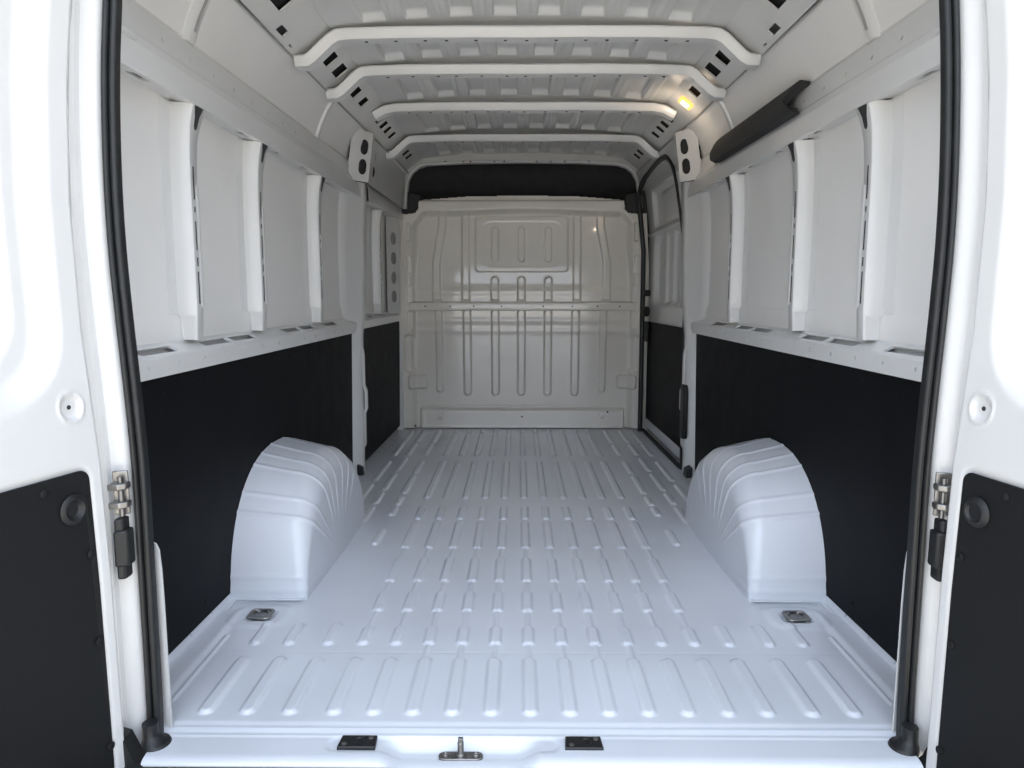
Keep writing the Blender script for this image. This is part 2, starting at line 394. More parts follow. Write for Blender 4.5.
# ---------------------------------------------------------------- wall posts
def post(s, y, ztop=1.517, zbot=.868, wdt=.054, funnel=True, label='', name='wall_post'):
    xi = lambda z: np.interp(z, [.86, .95, 1.30, 1.40, 1.47, 1.52], [.930, .924, .924, .922, .915, .903])
    xo = lambda z: np.interp(z, [.86, .93, .94, 1.25, 1.38, 1.46, 1.525], [.970, .973, .976, .976, .975, .971, .967])
    fr = lambda z: np.interp(z, [.86, 1.30, 1.42, 1.50, 1.52], [0, 0, .008, .030, .038]) if funnel else 0
    zs = [zbot, .93, .94, 1.0, 1.1, 1.2, 1.3, 1.36, 1.42, 1.46, 1.49, ztop]
    mb = MB(); rings = []
    for z in zs:
        r = .0; b = .012 if z < .94 else 0
        rings.append([(xo(z), y - .012 + b, z), (xo(z) - .003, y - .006 + b, z), (xi(z) + .005, y - .001, z), (xi(z), y + .004, z), (xi(z), y + wdt - .012 + fr(z), z),
                      (xi(z) + .004, y + wdt - .006 + fr(z), z), (xo(z) - .003, y + wdt + fr(z), z), (xo(z), y + wdt + .01 + fr(z), z)])
    mb.loft(rings).warp().mir(s)
    o = mb.build(name, WHITE, ang=40); tag(o, label, 'wall post')
    # side flange welded to the skin
    mb = MB()
    mb.loft([[(xo(z) + .002, y - .058, z), (xo(z) - .0018, y - .050, z), (xo(z) - .0018, y - .004, z), (xo(z) + .002, y - .004, z)] for z in zs[2:]]).warp().mir(s)
    mb.build('side_flange', WHITE, o)
    # slotted inner lip and the opening at the head of the post
    mb = MB()
    mb.loft([[(xi(z) - .0010, y + wdt - .020, z), (xi(z) - .0018, y + wdt - .014, z), (xi(z) - .0010, y + wdt - .004, z), (xi(z) + .002, y + wdt - .004, z), (xi(z) + .002, y + wdt - .020, z)] for z in (.96, 1.1, 1.2, 1.3)]).warp().mir(s)
    mb.build('inner_lip', WHITE, o)
    mb = MB()
    for z0, z1 in ((.97, 1.06), (1.075, 1.10), (1.12, 1.20), (1.225, 1.24), (1.26, 1.35)):
        mb.loft([[(xi(z) - .0012, y + .0185, z), (xi(z) - .0012, y + .0235, z), (xi(z) + .002, y + .0235, z), (xi(z) + .002, y + .0185, z)] for z in (z0, z1)])
    mb.warp().mir(s); mb.build_each(5, 'slot', GAPSHADE, o, smooth=False)  # dark pieces painting the shade inside the slots
    if funnel:
        mb = MB(); mb.loft([[(xi(z) - .0015, y + a, z), (xi(z) - .0015, y + b, z), (xi(z) + .006, y + b, z), (xi(z) + .006, y + a, z)] for z, a, b in ((1.450, .030, .036), (1.457, .026, .042), (1.485, .024, .048), (1.512, .014, .062))])
        mb.warp().mir(s); mb.build('head_opening', GAPSHADE, o, smooth=False)  # dark piece in place of the shaded opening
    return o
ordn = ['nearest the rear door', 'middle of three in the rear bay', 'next to the side pillar']
for s in (-1, 1):
    for y, od in zip((.478, .982, 1.700), ordn):
        post(s, y, label='white pressed steel wall post on the %s, %s' % (SIDE[s], od))

# ---------------------------------------------------------------- black linings
def arch_r(th):                         # outline of a wheel arch on the wall, (y, z)
    c, sn = math.cos(th), math.sin(th)
    e = 2.35
    return 1.115 - .442 * math.copysign(abs(c) ** (2 / e), c), .448 * abs(sn) ** (2 / e)
for s in (-1, 1):
    out_ = [(.03, .785), (.03, .030), (.672, .030)]
    for k in range(2, 39):
        y, z = arch_r(math.pi * k / 40); out_.append((1.115 + (y - 1.115) * 1.006, max(.03, z * 1.006 + .001)))
    out_ += [(1.56, .030), (2.31, .030), (2.31, .785)]
    X_ = lambda z: .9555 - .020 * z
    mb = MB(); n = len(out_)
    # triangulated outline, extruded
    b = bmesh.new(); vs = [b.verts.new((X_(z), y, z)) for y, z in out_]; f = b.faces.new(vs); bmesh.ops.triangulate(b, faces=[f])
    fs = [[v.index for v in f.verts] for f in b.faces]; b.verts.index_update(); fs = [tuple(v.index for v in f.verts) for f in b.faces]; b.free()
    mb.add([(X_(z), y, z) for y, z in out_], fs); mb.add([(X_(z) + .006, y, z) for y, z in out_], fs)
    mb.loft([[(X_(z) + d, y, z) for y, z in out_] for d in (0, .006)], caps=False).warp().mir(s)
    ln = mb.build('wall_lining_panel', BLACKB, smooth=False)
    tag(ln, 'large black hardboard lining panel around the wheel arch on the %s wall' % SIDE[s], 'lining panel')
    mb = MB()
    for (y, z) in ((.18, .745), (.30, .735), (.50, .75), (.86, .752), (1.3, .75), (1.9, .745), (.25, .10), (.5, .08)):
        mb.lathe((s * wx(X_(z), y), y, z), (-s, 0, 0), [(0, .0), (.007, .0), (.006, .002), (0, .0028)], 12)
    mb.build_each(8, 'rivet', BLACKB, ln)
mb = MB().loft([[(.932, y, .03), (.938, y, .03), (.926, y, .80), (.920, y, .80)] for y in (2.46, 3.69)]).warp().mir(-1)
tag(mb.build('wall_lining_panel', BLACKB, smooth=False), 'narrow black hardboard lining panel on the left between pillar and bulkhead', 'lining panel')

# ---------------------------------------------------------------- wheel arches
for s in (-1, 1):
    beads = [(.055, .006), (.14, .006), (.62, .012), (.80, .007), (1.12, .009), (1.30, .007), (1.50, .009), (1.72, .007), (2.0, .009), (2.3, .007)]
    NT = 240; rings = []
    # (inward distance from wall, outline scale, bead strength)
    us = [0, .01, .02, .08, .25, .5, .75, 1.0] + [1 + k / 9 for k in range(1, 10)] + [2.15, 2.3, 2.45, 2.6, 2.8, 2.9, 2.999]
    ys0 = 1.115; WD = .258
    for u in us:
        ring = []
        for k in range(NT + 1):
            th = math.pi * k / NT; y, z = arch_r(th); fr = .034 + .076 * math.sin(th) ** 1.5
            bead = sum(math.exp(-((th - t0) / .015) ** 2) * h for t0, h in beads) * .5
            if u <= 1: d = (WD - fr) * u; sc = 1 - .045 * u; bs = 1 if u > .015 else 0
            elif u <= 2: a = (u - 1) * math.pi / 2; d = WD - fr + fr * math.sin(a); sc = .955 - (fr / .44) * (1 - math.cos(a)); bs = 1
            else: q = 3 - u; d = WD + .006 * (1 - q); sc = (.955 - fr / .44) * q; bs = max(0, min(1, (q - .45) / .3))
            if u == 0: sc = 1.015
            scz = sc - (.04 * min(u, 1) if u <= 2 else .04 * (3 - u))
            scy = 1 - (1 - sc) * (.5 + .5 * min(1, z / .35)) if u <= 2 else sc + (1 - (1 - (.955 - fr / .44)) * (.5 + .5 * min(1, z / .35)) - (.955 - fr / .44)) * (3 - u)
            n_in = bead * bs * (max(0, u - 1) if u <= 2 else 1); n_out = bead * bs * (1 if u <= 1 else max(0, 2 - u))
            ring.append((.970 - d - n_in, ys0 + (y - ys0) * scy - math.cos(th) * n_out, z * scz + math.sin(th) * n_out))
        rings.append(ring)
    mb = MB().loft(rings, closed=False, caps=False).warp().mir(s)
    o = mb.build('wheel_arch', WHITE if False else FLOORM, ang=70)
    tag(o, 'white ribbed wheel arch box on the %s side of the cargo floor' % SIDE[s], 'wheel arch')
    mb = MB()
    mb.loft([[(s * (.95 - d), y, z) for y, z in ((.668, .0070), (.669, .010), (.69, .010), (.69, .0070))] for d in (0, .22)])
    # welded skirt round the foot
    mb.build('foot_flange', FLOORM, o, bevel=.002)

# ---------------------------------------------------------------- lashing rings
for s in (-1, 1):
    e = empty('lashing_ring', (s * .831, .565, -.004)); tag(e, 'recessed steel lashing ring in the floor beside the %s wheel arch' % SIDE[s], 'lashing ring')
    mb = MB(); n = 28
    def rr(rx, ry, z, rad=.016):
        o = []
        for k in range(n):
            t = 2 * math.pi * (k + .5) / n; c, q = math.cos(t), math.sin(t)
            o.append((s * .831 + math.copysign(rx - rad, c) + rad * c, .565 + math.copysign(ry - rad, q) + rad * q, z))
        return o
    mb.loft([rr(.037, .036, .009), rr(.036, .035, .0115), rr(.030, .029, .0115), rr(.027, .026, .001), rr(.022, .021, .000)])
    mb.build('cup', STEEL, e)
    MB().tube([(p[0], p[1], .006 + .004 * (p[1] > .565)) for p in rr(.021, .020, 0)] + [rr(.021, .020, .006)[0]], .0035, 8).build('ring', DSTEEL, e)
    MB().lathe((s * .831, .565, .000), (0, 0, 1), [(.010, 0), (.010, .007), (.007, .010), (0, .010)], 16).build('bolt', DSTEEL, e)

# ---------------------------------------------------------------- sill fittings
for x, who in ((-.392, 'left'), (.118, 'right')):
    e = empty('sill_contact_plate', (x, -.047, -.010)); tag(e, 'small black plate with two screws on the sill, %s of the latch' % who, 'contact plate')
    mb = MB().loft([[(x - .043 * k, -.070 + j, z), (x + .043 * k, -.070 + j, z), (x + .040 * k, -.026 - j, z), (x - .040 * k, -.026 - j, z)] for z, k, j in ((-.016, 1, 0), (-.0065, 1, 0), (-.004, .96, .002))])
    mb.build('plate', PLAST, e, bevel=.001)
    MB().lathe((x + .004, -.048, -.0045), (0, 0, 1), [(.014, 0), (.014, .002), (.010, .0022), (.008, -.001), (.004, -.001), (0, .001)], 20).build('socket', RUBBER, e)
    for dx, dy in ((-.028, -.012), (.028, .010)):
        MB().lathe((x + dx, -.048 + dy, -.005), (0, 0, 1), [(.006, 0), (.006, .0025), (.004, .0035), (0, .0035)], 12).build('screw', STEEL, e)
e = empty('latch_striker', (-.158, -.066, -.030)); tag(e, 'steel door latch striker pin on the white sill recess', 'striker')
mb = MB(); n = 24; rings = []
for z in (-.033, -.026):
    rings.append([(-.158 + math.copysign(.034, math.cos(t)) + .016 * math.cos(t), -.066 + .014 * math.sin(t), z) for t in [2 * math.pi * (k + .5) / n for k in range(n)]])
mb.loft(rings).build('base_plate', STEEL, e, bevel=.001)
for dx in (-.034, .034): MB().lathe((-.158 + dx, -.066, -.026), (0, 0, 1), [(.007, 0), (.007, .002), (.004, .004), (.002, .002), (0, .002)], 14).build('screw', STEEL, e)
MB().lathe((-.158, -.066, -.026), (0, 0, 1), [(.010, 0), (.010, .004), (.007, .006), (.007, .026), (.0075, .030), (.006, .033), (0, .033)], 18).build('pin', STEEL, e)
MB().box(-.164, -.152, -.070, -.062, .004, .016).build('claw', DSTEEL, e, bevel=.0015)

# ---------------------------------------------------------------- roof
BOWS = [1.215, 1.65, 2.26, 3.0]
PITCHX = .157
roofz = lambda X: 1.992 - .035 * (np.abs(X) / .70) ** 2.5
edges = [-.04] + BOWS + [3.74]
def roof_h(X, Y):
    H = roofz(X)
    for i in range(len(edges) - 1):
        a, b = edges[i] + .06, edges[i + 1] - .040
        for k in range(-5, 5):
            xc = (k + .5) * PITCHX
            if abs(xc) > .66: continue
            tz = np.clip((b - Y) / .024, 0, 1) * np.clip((Y - a) / .05, 0, 1)
            H = H + .024 * sst(np.abs(X - xc) - .042, .008) * tz
            H = H - .003 * sst(np.abs(X - xc - PITCHX / 2) - .010, .01) * tz
    return H
ceil = gridmesh('ceiling', np.linspace(-.715, .715, 560), np.concatenate([np.linspace(-.04, 1.7, 240), np.linspace(1.71, 3.75, 230)]), lambda a, b, h: (a, b, h), roof_h, ROOFM); struct(ceil)
for s in (-1, 1):
    # cant rail with openings
    P0, P1 = (.850, 1.855), (.712, 1.962); L = math.hypot(P1[0] - P0[0], P1[1] - P0[1]); ux, uz = (P1[0] - P0[0]) / L, (P1[1] - P0[1]) / L
    fn = lambda a, b, d: (P0[0] + ux * b + uz * d, a, P0[1] + uz * b - ux * d)
    H = [(.815, .098, .13, .062, .12), (.985, .032, .075, .026, .2), (1.105, .018, .03, .008, 1), (1.405, .098, .095, .062, .12), (1.562, .098, .090, .062, .12),
         (1.875, .094, .085, .054, .12), (2.42, .10, .07, .05, .15), (2.54, .10, .08, .05, .15), (2.66, .10, .07, .05, .15), (2.80, .10, .07, .05, .15),
         (3.20, .10, .08, .05, .15), (3.33, .10, .08, .05, .15), (3.46, .10, .08, .05, .15)]
    H.append((2.04, .094, .08, .048, .12))
    mb = MB().panel(fn, -.02, 3.74, 0, L, H, .003).mir(s)
    o = mb.build('ceiling_cant', ROOFM); o.name = 'trim_3' if s < 0 else 'trim_4'; struct(o)
    # seam where the side skin meets the cant rail
    mb = MB().tube([(s * wx(.845, y), y, 1.850) for y in (0, .6, 1.2, 1.8, 2.4, 3.0, 3.7)], .0035, 8)
    mb.build('seam', SEALSHADE, o)
    MB().loft([[fn(y, b, .028) for b in (.04, .155)] for y in (.7, 3.68)], closed=False, caps=False).mir(s).build('cavity_shade', GAPSHADE, o, smooth=False)  # added dark sheet for the shade behind the cant openings
BOWP = [(-.846, 1.848), (-.805, 1.850), (-.785, 1.862), (-.715, 1.925), (-.69, 1.938), (-.655, 1.942), (-.45, 1.950), (-.2, 1.955), (0, 1.957)]
BOWP = [(x, z - .010 - .010 * max(0, 1 - abs(x) / .65)) for x, z in BOWP]
BOWP = BOWP + [(-x, z) for x, z in BOWP[-2::-1]]
nm = ['nearest the rear doors', 'second from the rear doors', 'third from the rear doors', 'fourth, farthest towards the bulkhead']
for i, y in enumerate(BOWS):
    path = BOWP
    if i == 2: path = [(-.765, 1.893), (-.71, 1.922)] + [p for p in BOWP if abs(p[0]) < .68] + [(.71, 1.922), (.765, 1.893)]
    sec = [(.020, -.040), (.014, -.043), (-.012, -.034), (-.018, -.030), (-.0195, .022), (-.014, .030), (.014, .044), (.020, .046)]
    o = sweep_xz(MB(), path, sec, y0=y).build('roof_bow', WHITE, ang=35)
    tag(o, 'white pressed steel roof bow crossing the ceiling, ' + nm[i], 'roof bow')
    mb = MB()
    for k in range(-6, 7):
        x = k * .098 + .01 * (k % 3)
        z = float(np.interp(x, [p[0] for p in BOWP], [p[1] for p in BOWP])) - .0195
        mb.box(x - .006, x + .006, y - .006, y + .002, z - .0012, z + .004)
    mb.build_each(13, 'hole', GAPSHADE, o, smooth=False)
# corner brackets of the third bow
for s in (-1, 1):
    pass
# front header around the storage shelf
HP = [(-.835, 1.60), (-.83, 1.70), (-.815, 1.80), (-.785, 1.865), (-.74, 1.90), (-.68, 1.918), (-.4, 1.932), (0, 1.936)]
HP = [(x, z - (.012 if z > 1.85 else 0)) for x, z in HP]
HP = HP + [(-x, z) for x, z in HP[-2::-1]]
o = sweep_xz(MB(), HP, [(.07, .03), (.07, .02), (.016, .0), (.012, -.028), (0, -.020), (-.004, -.006), (-.003, .03)], y0=3.73).build('front_header_frame', WHITE, ang=35)
tag(o, 'pale steel header frame arched over the black storage shelf', 'header frame')
mb = MB()
for x in (-.55, -.42, -.37, -.2, -.13, .1, .2, .3, .47): mb.box(x - .006, x + .006, 3.700, 3.708, 1.924, 1.931)
mb.build_each(9, 'hole', GAPSHADE, o, smooth=False)

# ---------------------------------------------------------------- black liner behind the bulkhead
mb = MB()
prof = [(3.752, 1.945), (3.80, 1.935), (3.84, 1.915), (3.87, 1.87), (3.885, 1.80), (3.87, 1.74), (3.83, 1.69), (3.79, 1.65), (3.775, 1.55), (3.775, 1.35)]
rings = []
for k in range(41):
    x = -.93 + 1.86 * k / 40
    d = .05 * max(0, (abs(x) - .66) / .27) ** 1.5
    rings.append([(x, y - d * (1.95 - z > .01) * 1.0 + .004 * math.sin(x * 23 + z * 9), z) for y, z in catmull(prof, 4)])
mb.loft(rings, closed=False, caps=False)
tag(mb.build('overhead_storage_liner', FABRIC, ang=80), 'black moulded cab storage shelf liner above the bulkhead', 'shelf liner')
struct(MB().box(-1.03, 1.03, 4.28, 4.3, -.5, 2.15).build('wall_front', GAPSHADE, smooth=False))

# ---------------------------------------------------------------- bulkhead
BS = 2.954
bxz = lambda cx, cy: ((380 + cx / BS - 522.3) / 135.4, (428.5 - (180 + cy / BS)) / 137.4)   # measured drawing of the panel, metres
def BX(c): return (380 + c / BS - 522.3) / 135.0
def BZ(c): return (427.2 - (180 + c / BS)) / 136.6
YB = 3.735
def bulk_h(X, Z):          # positive = towards the cargo space
    H = np.zeros_like(X)
    # rim stands proud; the field is recessed
    ax = np.abs(X)
    field = sst(np.maximum(ax - .775 - .02 * sst(Z - 1.2, .3), Z - (BZ(92) - .03 * ax)), .05)
    shoulder = sst(-np.minimum(0, 0) + np.hypot(np.maximum(ax - .60, 0), np.maximum(Z - 1.36, 0)) - .0, .02) * 0
    notch = sst(np.hypot(np.maximum(.86 - ax, 0), np.maximum(1.62 - Z, 0)) - .155, .05)
    field = field * (1 - notch)
    H += .062 * (1 - field)
    # gentle leaning upper panel and creases above and below the waist
    H += .042 * np.clip((Z - .17) / .70, 0, 1) - .050 * np.clip((Z - .93) / .75, 0, 1) + .008 * np.exp(-((Z - 1.010) / .03) ** 2) * field
    H += (.007 * np.exp(-((Z - .80) / .022) ** 2) + .006 * np.exp(-((Z - .725) / .020) ** 2)) * field
    # vertical beads
    def v(cx0, cx1, cy0, cy1, r=.024, h=.009):
        return h * capsule(X, Z, BX(cx0), BZ(cy0), BX(cx1), BZ(cy1), r, .014)
    def groove(cx0, cx1, cy0, cy1, r=.026, h=.015):
        c = capsule(X, Z, BX(cx0), BZ(cy0), BX(cx1), BZ(cy1), r, .012); return h * c
    Hb = np.zeros_like(X)
    for c in (260, 342, 418, 495, 575): Hb = np.maximum(Hb, groove(c, c, 385, 620))
    for c in (178, 655): Hb = np.maximum(Hb, groove(c, c, 385, 612, .024))
    for c in (257, 578): Hb = np.maximum(Hb, groove(c, c, 80, 360, .026))
    for a, b, c, d in ((190, 190, 80, 130), (190, 172, 130, 240), (172, 172, 240, 360), (645, 645, 80, 130), (645, 664, 130, 240), (664, 664, 240, 360)):
        Hb = np.maximum(Hb, groove(a, b, c, d, .026))
    for c in (341, 418, 495):
        Hb = np.maximum(Hb, groove(c, c, 146, 226, .026)); Hb = np.maximum(Hb, groove(c, c, 290, 360, .026))
    fr = rrect(X, Z, BX(285), BX(552), BZ(265), BZ(105), .03, .012)
    Hb = np.maximum(Hb, .0) + .010 * fr * (Hb < .001) + .010 * fr * 0
    H += Hb * field
    H += -.0018 * rrect(X, Z, BX(305), BX(534), BZ(250), BZ(120), .07, .014) * field * (Hb < .012)
    # kick step at the floor
    H += .040 * sst(np.maximum(ax - .76, Z - BZ(672)), .03) * sst(ax - .755, .02) - .006 * rrect(X, Z, -.72, .735, .02, .165, .02, .012) - .008 * rrect(X, Z, -.33, .36, .03, .155, .02, .012) * 0
    # side flange scallops
    for sg in (-1, 1):
        H += .030 * rrect(X, Z, min(sg * .70, sg * .83), max(sg * .70, sg * .83), .30, .40, .02, .02)
        H += -.03 * rrect(X, Z, min(sg * .79, sg * .86), max(sg * .79, sg * .86), .42, .70, .04, .03)
        for z0 in (1.43, 1.20, .98, .80): H += -.014 * rrect(X, Z, sg * .815 - .014, sg * .815 + .014, z0 - .06, z0 + .07, .01, .008)
    # folded top lip
    H += -.030 * sst(1.655 - Z, .015)
    return H
op = [(-.893, 0)]; op += [(-.895, .8), (-.885, 1.30), (-.858, 1.555), (-.77, 1.565), (-.745, 1.59), (-.738, 1.66), (-.4, 1.685), (0, 1.692), (.4, 1.685), (.722, 1.66), (.73, 1.59), (.755, 1.565), (.858, 1.555), (.885, 1.30), (.895, .8), (.893, 0)]
bk = gridmesh('bulkhead_panel', np.linspace(-.90, .90, 400), np.linspace(.006, 1.70, 380), lambda a, b, h: (a, YB - h, b), bulk_h, BULKM, mask=inpoly(op))
e = empty('bulkhead', (0, YB, 0)); tag(e, 'full width pressed steel bulkhead with beads at the far end', 'bulkhead')
wm = bk.location.copy(); bk.parent = e; bk.location = wm - e.location; bk.name = 'pressed_panel'
mb = MB()
mb.loft([[(x, YB - .094 + d, z - .030) for d, z in ((.04, .968), (.004, .962), (0, .950), (0, .918), (.004, .905), (.04, .900))] for x in (-.86, -.80, 0, .80, .86)])
cb = mb.build('cross_bar', BULKM, e, bevel=.002)
mb = MB()
for x in (-.70, -.52, -.35, -.15, .15, .36, .54, .70): mb.lathe((x, YB - .0935, .905), (0, -1, 0), [(.006, -.002), (.006, .001), (0, .001)], 10)
mb.build_each(8, 'bolt_hole', GAPSHADE, cb)
mb = MB()
for x in [BX(c) for c in (178, 257, 341, 418, 495, 578, 660)]: mb.loft([[(x - w_, YB - .088 + d, .934), (x + w_, YB - .088 + d, .934), (x + w_ * .7, YB - .070 + d, .955), (x - w_ * .7, YB - .070 + d, .955)] for d, w_ in ((0, .035), (.03, .035))])
mb.build_each(7, 'bar_tab', BULKM, e, bevel=.002)
for x in (BX(178), BX(657)):
    MB().lathe((x, YB - .05, .095), (0, -1, 0), [(.022, -.02), (.022, .010), (.012, .014), (.010, .006), (0, .006)], 18).build('anchor_boss', BULKM, e)
mb = MB()
for x, z in ((BX(105), .02), (BX(420), .088), (BX(672), .125)): mb.lathe((x, YB - .048, z + .004), (0, -1, 0), [(.006, 0), (.006, .014), (0, .014)], 10)
mb.build_each(3, 'bolt_hole', GAPSHADE, e)
# shoulder flanges beside the bulkhead
for s in (-1, 1):
    mb = MB()
    z_ = [0, .3, .8, 1.2, 1.56]; xw = [.90, .902, .902, .892, .868]
    mb.loft([[(s * x, YB - .01, z), (s * (x - .03), YB - .05, z), (s * (x - .028), YB - .055, z), (s * (x + .01), YB - .10, z), (s * (x + .02), YB - .01, z)] for x, z in zip(xw, z_)])
    mb.build('side_flange', BULKM, e)

# ---------------------------------------------------------------- side pillars between rear and front bay
for s in (-1, 1):
    secs = [(0.0, .905, 2.355, .045, .955, 2.30), (.10, .905, 2.36, .04, .955, 2.31), (.30, .902, 2.37, .05, .95, 2.32), (.42, .905, 2.36, .065, .95, 2.31), (.60, .905, 2.37, .05, .95, 2.32), (.77, .905, 2.375, .06, .95, 2.32), (.86, .906, 2.40, .09, .975, 2.26),
            (.95, .906, 2.44, .09, .985, 2.20), (1.20, .905, 2.47, .09, .985, 2.20), (1.40, .902, 2.47, .09, .980, 2.22), (1.52, .893, 2.46, .09, .965, 2.25), (1.62, .883, 2.43, .10, .94, 2.25), (1.72, .868, 2.40, .12, .90, 2.28), (1.85, .835, 2.38, .16, .86, 2.30)]
    rings = []
    for z, x, y, wd, xo, yo in secs:
        rings.append([(xo + .01, yo, z), (xo, yo + .004, z), (x + .55 * (xo - x), yo + .35 * (y - yo) , z), (x + .012, y - .018, z), (x + .003, y - .006, z), (x, y, z), (x, y + wd - .006, z), (x + .006, y + wd, z), (x + .05, y + wd + .01, z), (xo + .01, y + wd + .01, z)])
    o = MB().loft(rings).warp().mir(s).build('side_pillar', WHITE, ang=50)
    tag(o, ('white body pillar on the left between the two lining panels' if s < 0 else 'white body pillar on the right beside the sliding door opening'), 'pillar')
    # oval hole plate above the rail
    def fn(a, b, d):
        q = a / .16; return (.928 - .13 * b - .085 * q + .7 * d, 2.26 + .11 * q + .6 * d, 1.585 + b)
    mb = MB().panel(lambda a, b, d: fn(b, a, d), 0, .255, 0, .16, [(.075, .105, .080, .062, .95), (.175, .105, .078, .060, .95)], .003).warp().mir(s)
    mb.build('oval_hole_plate', WHITE, o)
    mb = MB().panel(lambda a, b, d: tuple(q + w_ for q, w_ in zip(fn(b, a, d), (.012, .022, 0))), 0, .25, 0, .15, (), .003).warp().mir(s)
    mb.build('hole_shade', GAPSHADE, o)  # added dark sheet, shade behind the ovals put into its colour
    # inner reinforcing strap with slots below the shelf
    mb = MB()
    mb.loft([[(.898 + e_, 2.395, z), (.898 + e_, 2.425, z), (.91 + e_, 2.43, z), (.91 + e_, 2.39, z)] for z, e_ in ((.14, .006), (.16, 0), (.33, 0), (.36, -.012), (.46, -.012), (.49, 0), (.66, 0), (.70, .006))]).warp().mir(s)
    mb.build('strap', WHITE, o, bevel=.003)
    # short rib from the second bow foot down to the rail
    mb = MB(); rb = []
    for z in (1.665, 1.70, 1.75, 1.80, 1.835, 1.85):
        x = UPX(z)
        rb.append([(x + .01, 1.745, z), (x - .012, 1.752, z), (x - .012, 1.775, z), (x + .01, 1.785, z)])
    mb.loft(rb).warp().mir(s); tag(mb.build('upper_wall_rib', WHITE, bevel=.003), 'short white rib on the upper %s wall under the second roof bow' % SIDE[s], 'wall rib')
    mb = MB(); rb = []
    for z in (1.69, 1.71, 1.75, 1.80, 1.83, 1.85):
        x = UPX(z)
        rb.append([(x + .012, .50, z), (x - .004, .505, z), (x - .014, .520, z), (x - .014, .560, z), (x - .004, .575, z), (x + .012, .58, z)])
    mb.loft(rb).warp().mir(s); o = mb.build('upper_wall_rib', WHITE, bevel=.003); tag(o, 'short white rib on the upper %s wall near the rear doors' % SIDE[s], 'wall rib')
    mb = MB().loft([[(x - .0155, .535, z), (x - .0155, .548, z), (x - .010, .548, z), (x - .010, .535, z)] for z, x in [(z, UPX(z)) for z in (1.72, 1.75, 1.785, 1.82, 1.84)]]).warp().mir(s); mb.build('slot', SEALSHADE, o, smooth=False)
tag(MB().lathe((-.895, 2.62, 1.685), (1, -.55, -.1), [(.030, -.03), (.046, 0), (.052, .012), (.046, .030), (.030, .042), (0, .046)], 24).build('rubber_plug', RUBBER), 'round black rubber cover beside the left pillar above the rail', 'rubber cover')
struct(MB().panel(lambda a, b, d: (-(.86 - .10 * b), a, 1.60 + b), 2.50, 3.70, 0, .25, [(2.66, .17, .02, .05, 1)], .002).build('trim_5', ROOFM))

# ---------------------------------------------------------------- left front bay
prof = [(.950, 1.688), (.920, 1.675), (.905, 1.612), (.898, 1.604), (.892, 1.580), (.889, 1.513), (.960, 1.524)]
tag(strip(MB(), prof, 2.60, 3.66, {1: [(2.8 + .15 * k, .6, .012, .012, 1) for k in range(5)]}).warp().mir(-1).build('roof_side_rail', WHITE, ang=20), 'short white rail high on the left wall between pillar and bulkhead', 'rail')
prof = [(.975, .880), (.965, .868), (.925, .850), (.915, .842), (.917, .800)]
tag(strip(MB(), prof, 2.49, 3.64, {1: [(2.80, .5, .10, .03, .3), (3.20, .5, .10, .03, .3)]}).warp().mir(-1).build('waist_rail', WHITE, ang=50), 'short white ledge above the narrow black panel left of the bulkhead', 'ledge')
post(-1, 3.02, funnel=False, label='slim white wall post on the left between pillar and bulkhead')
pfn = lambda a, b, d: (.958 - .058 * b / .16 + .9 * d, 3.42 + .16 * b / .16 + .3 * d, .86 + a)
mb = MB().panel(pfn, 0, .68, 0, .16, [(.115, .085, .085, .070, .95), (.245, .085, .085, .070, .95), (.38, .085, .085, .070, .95), (.515, .085, .085, .070, .95)], .003).warp().mir(-1)
o = mb.build('perforated_pillar', WHITE); tag(o, 'pale pillar with four oval holes just left of the bulkhead', 'pillar')
MB().loft([[pfn(a, b, .02) for b in (.01, .15)] for a in (0.01, .67)], closed=False, caps=False).warp().mir(-1).build('hole_shade', SEALSHADE, o, smooth=False)  # added grey sheet, stands in for shade inside the four holes
mb = MB().loft([[(.905, 3.64, z), (.905, 3.70, z), (.98, 3.70, z), (.98, 3.64, z)] for z in (.0, 1.6)]).warp().mir(-1); mb.build('edge_column', WHITE, o, bevel=.004)

# ---------------------------------------------------------------- right: sliding door and its seal
XD = .945
DZ0, DZ1, DY0, DY1 = .02, 1.74, 2.50, 3.70
def sd_h(Y, Z):            # positive = towards the cargo space
    H = np.zeros_like(Y)
    H += -.030 * rrect(Y, Z, 2.62, 3.50, 1.44, 1.68, .06, .03)
    H += .012 * rrect(Y, Z, 2.80, 3.30, 1.47, 1.65, .04, .02)
    H += -.040 * rrect(Y, Z, 2.58, 3.50, .93, 1.385, .08, .035)
    for y in (2.80, 3.00, 3.22): H += .022 * capsule(Y, Z, y, .95, y, 1.36, .022, .025)
    H += .010 * sst(np.abs(Z - 1.41) - .008, .02)
    return H
sd = gridmesh('door_3', np.linspace(DY0, DY1, 200), np.linspace(.02, 1.80, 260), lambda a, b, h: (XD + .022 - .015 * a - h - .06 * np.clip((b - 1.35) / .45, 0, 1) ** 2, a, b), sd_h, WHITE); struct(sd)
mb = MB().loft([[(XD - .016, y, .10), (XD - .010, y, .10), (XD - .010, y, .80), (XD - .016, y, .80)] for y in (2.56, 3.60)]).warp()
mb.build('lower_lining', BLACKB, sd, bevel=.003)
mb = MB().loft([[(XD - .022, y, z) for z in (.045, .055, .10, .105)] + [(XD - .004, y, .105), (XD - .004, y, .045)] for y in (2.54, 3.60)]).warp(); mb.build('sill_strip', DSTEEL if False else FLOORM, sd, bevel=.003)
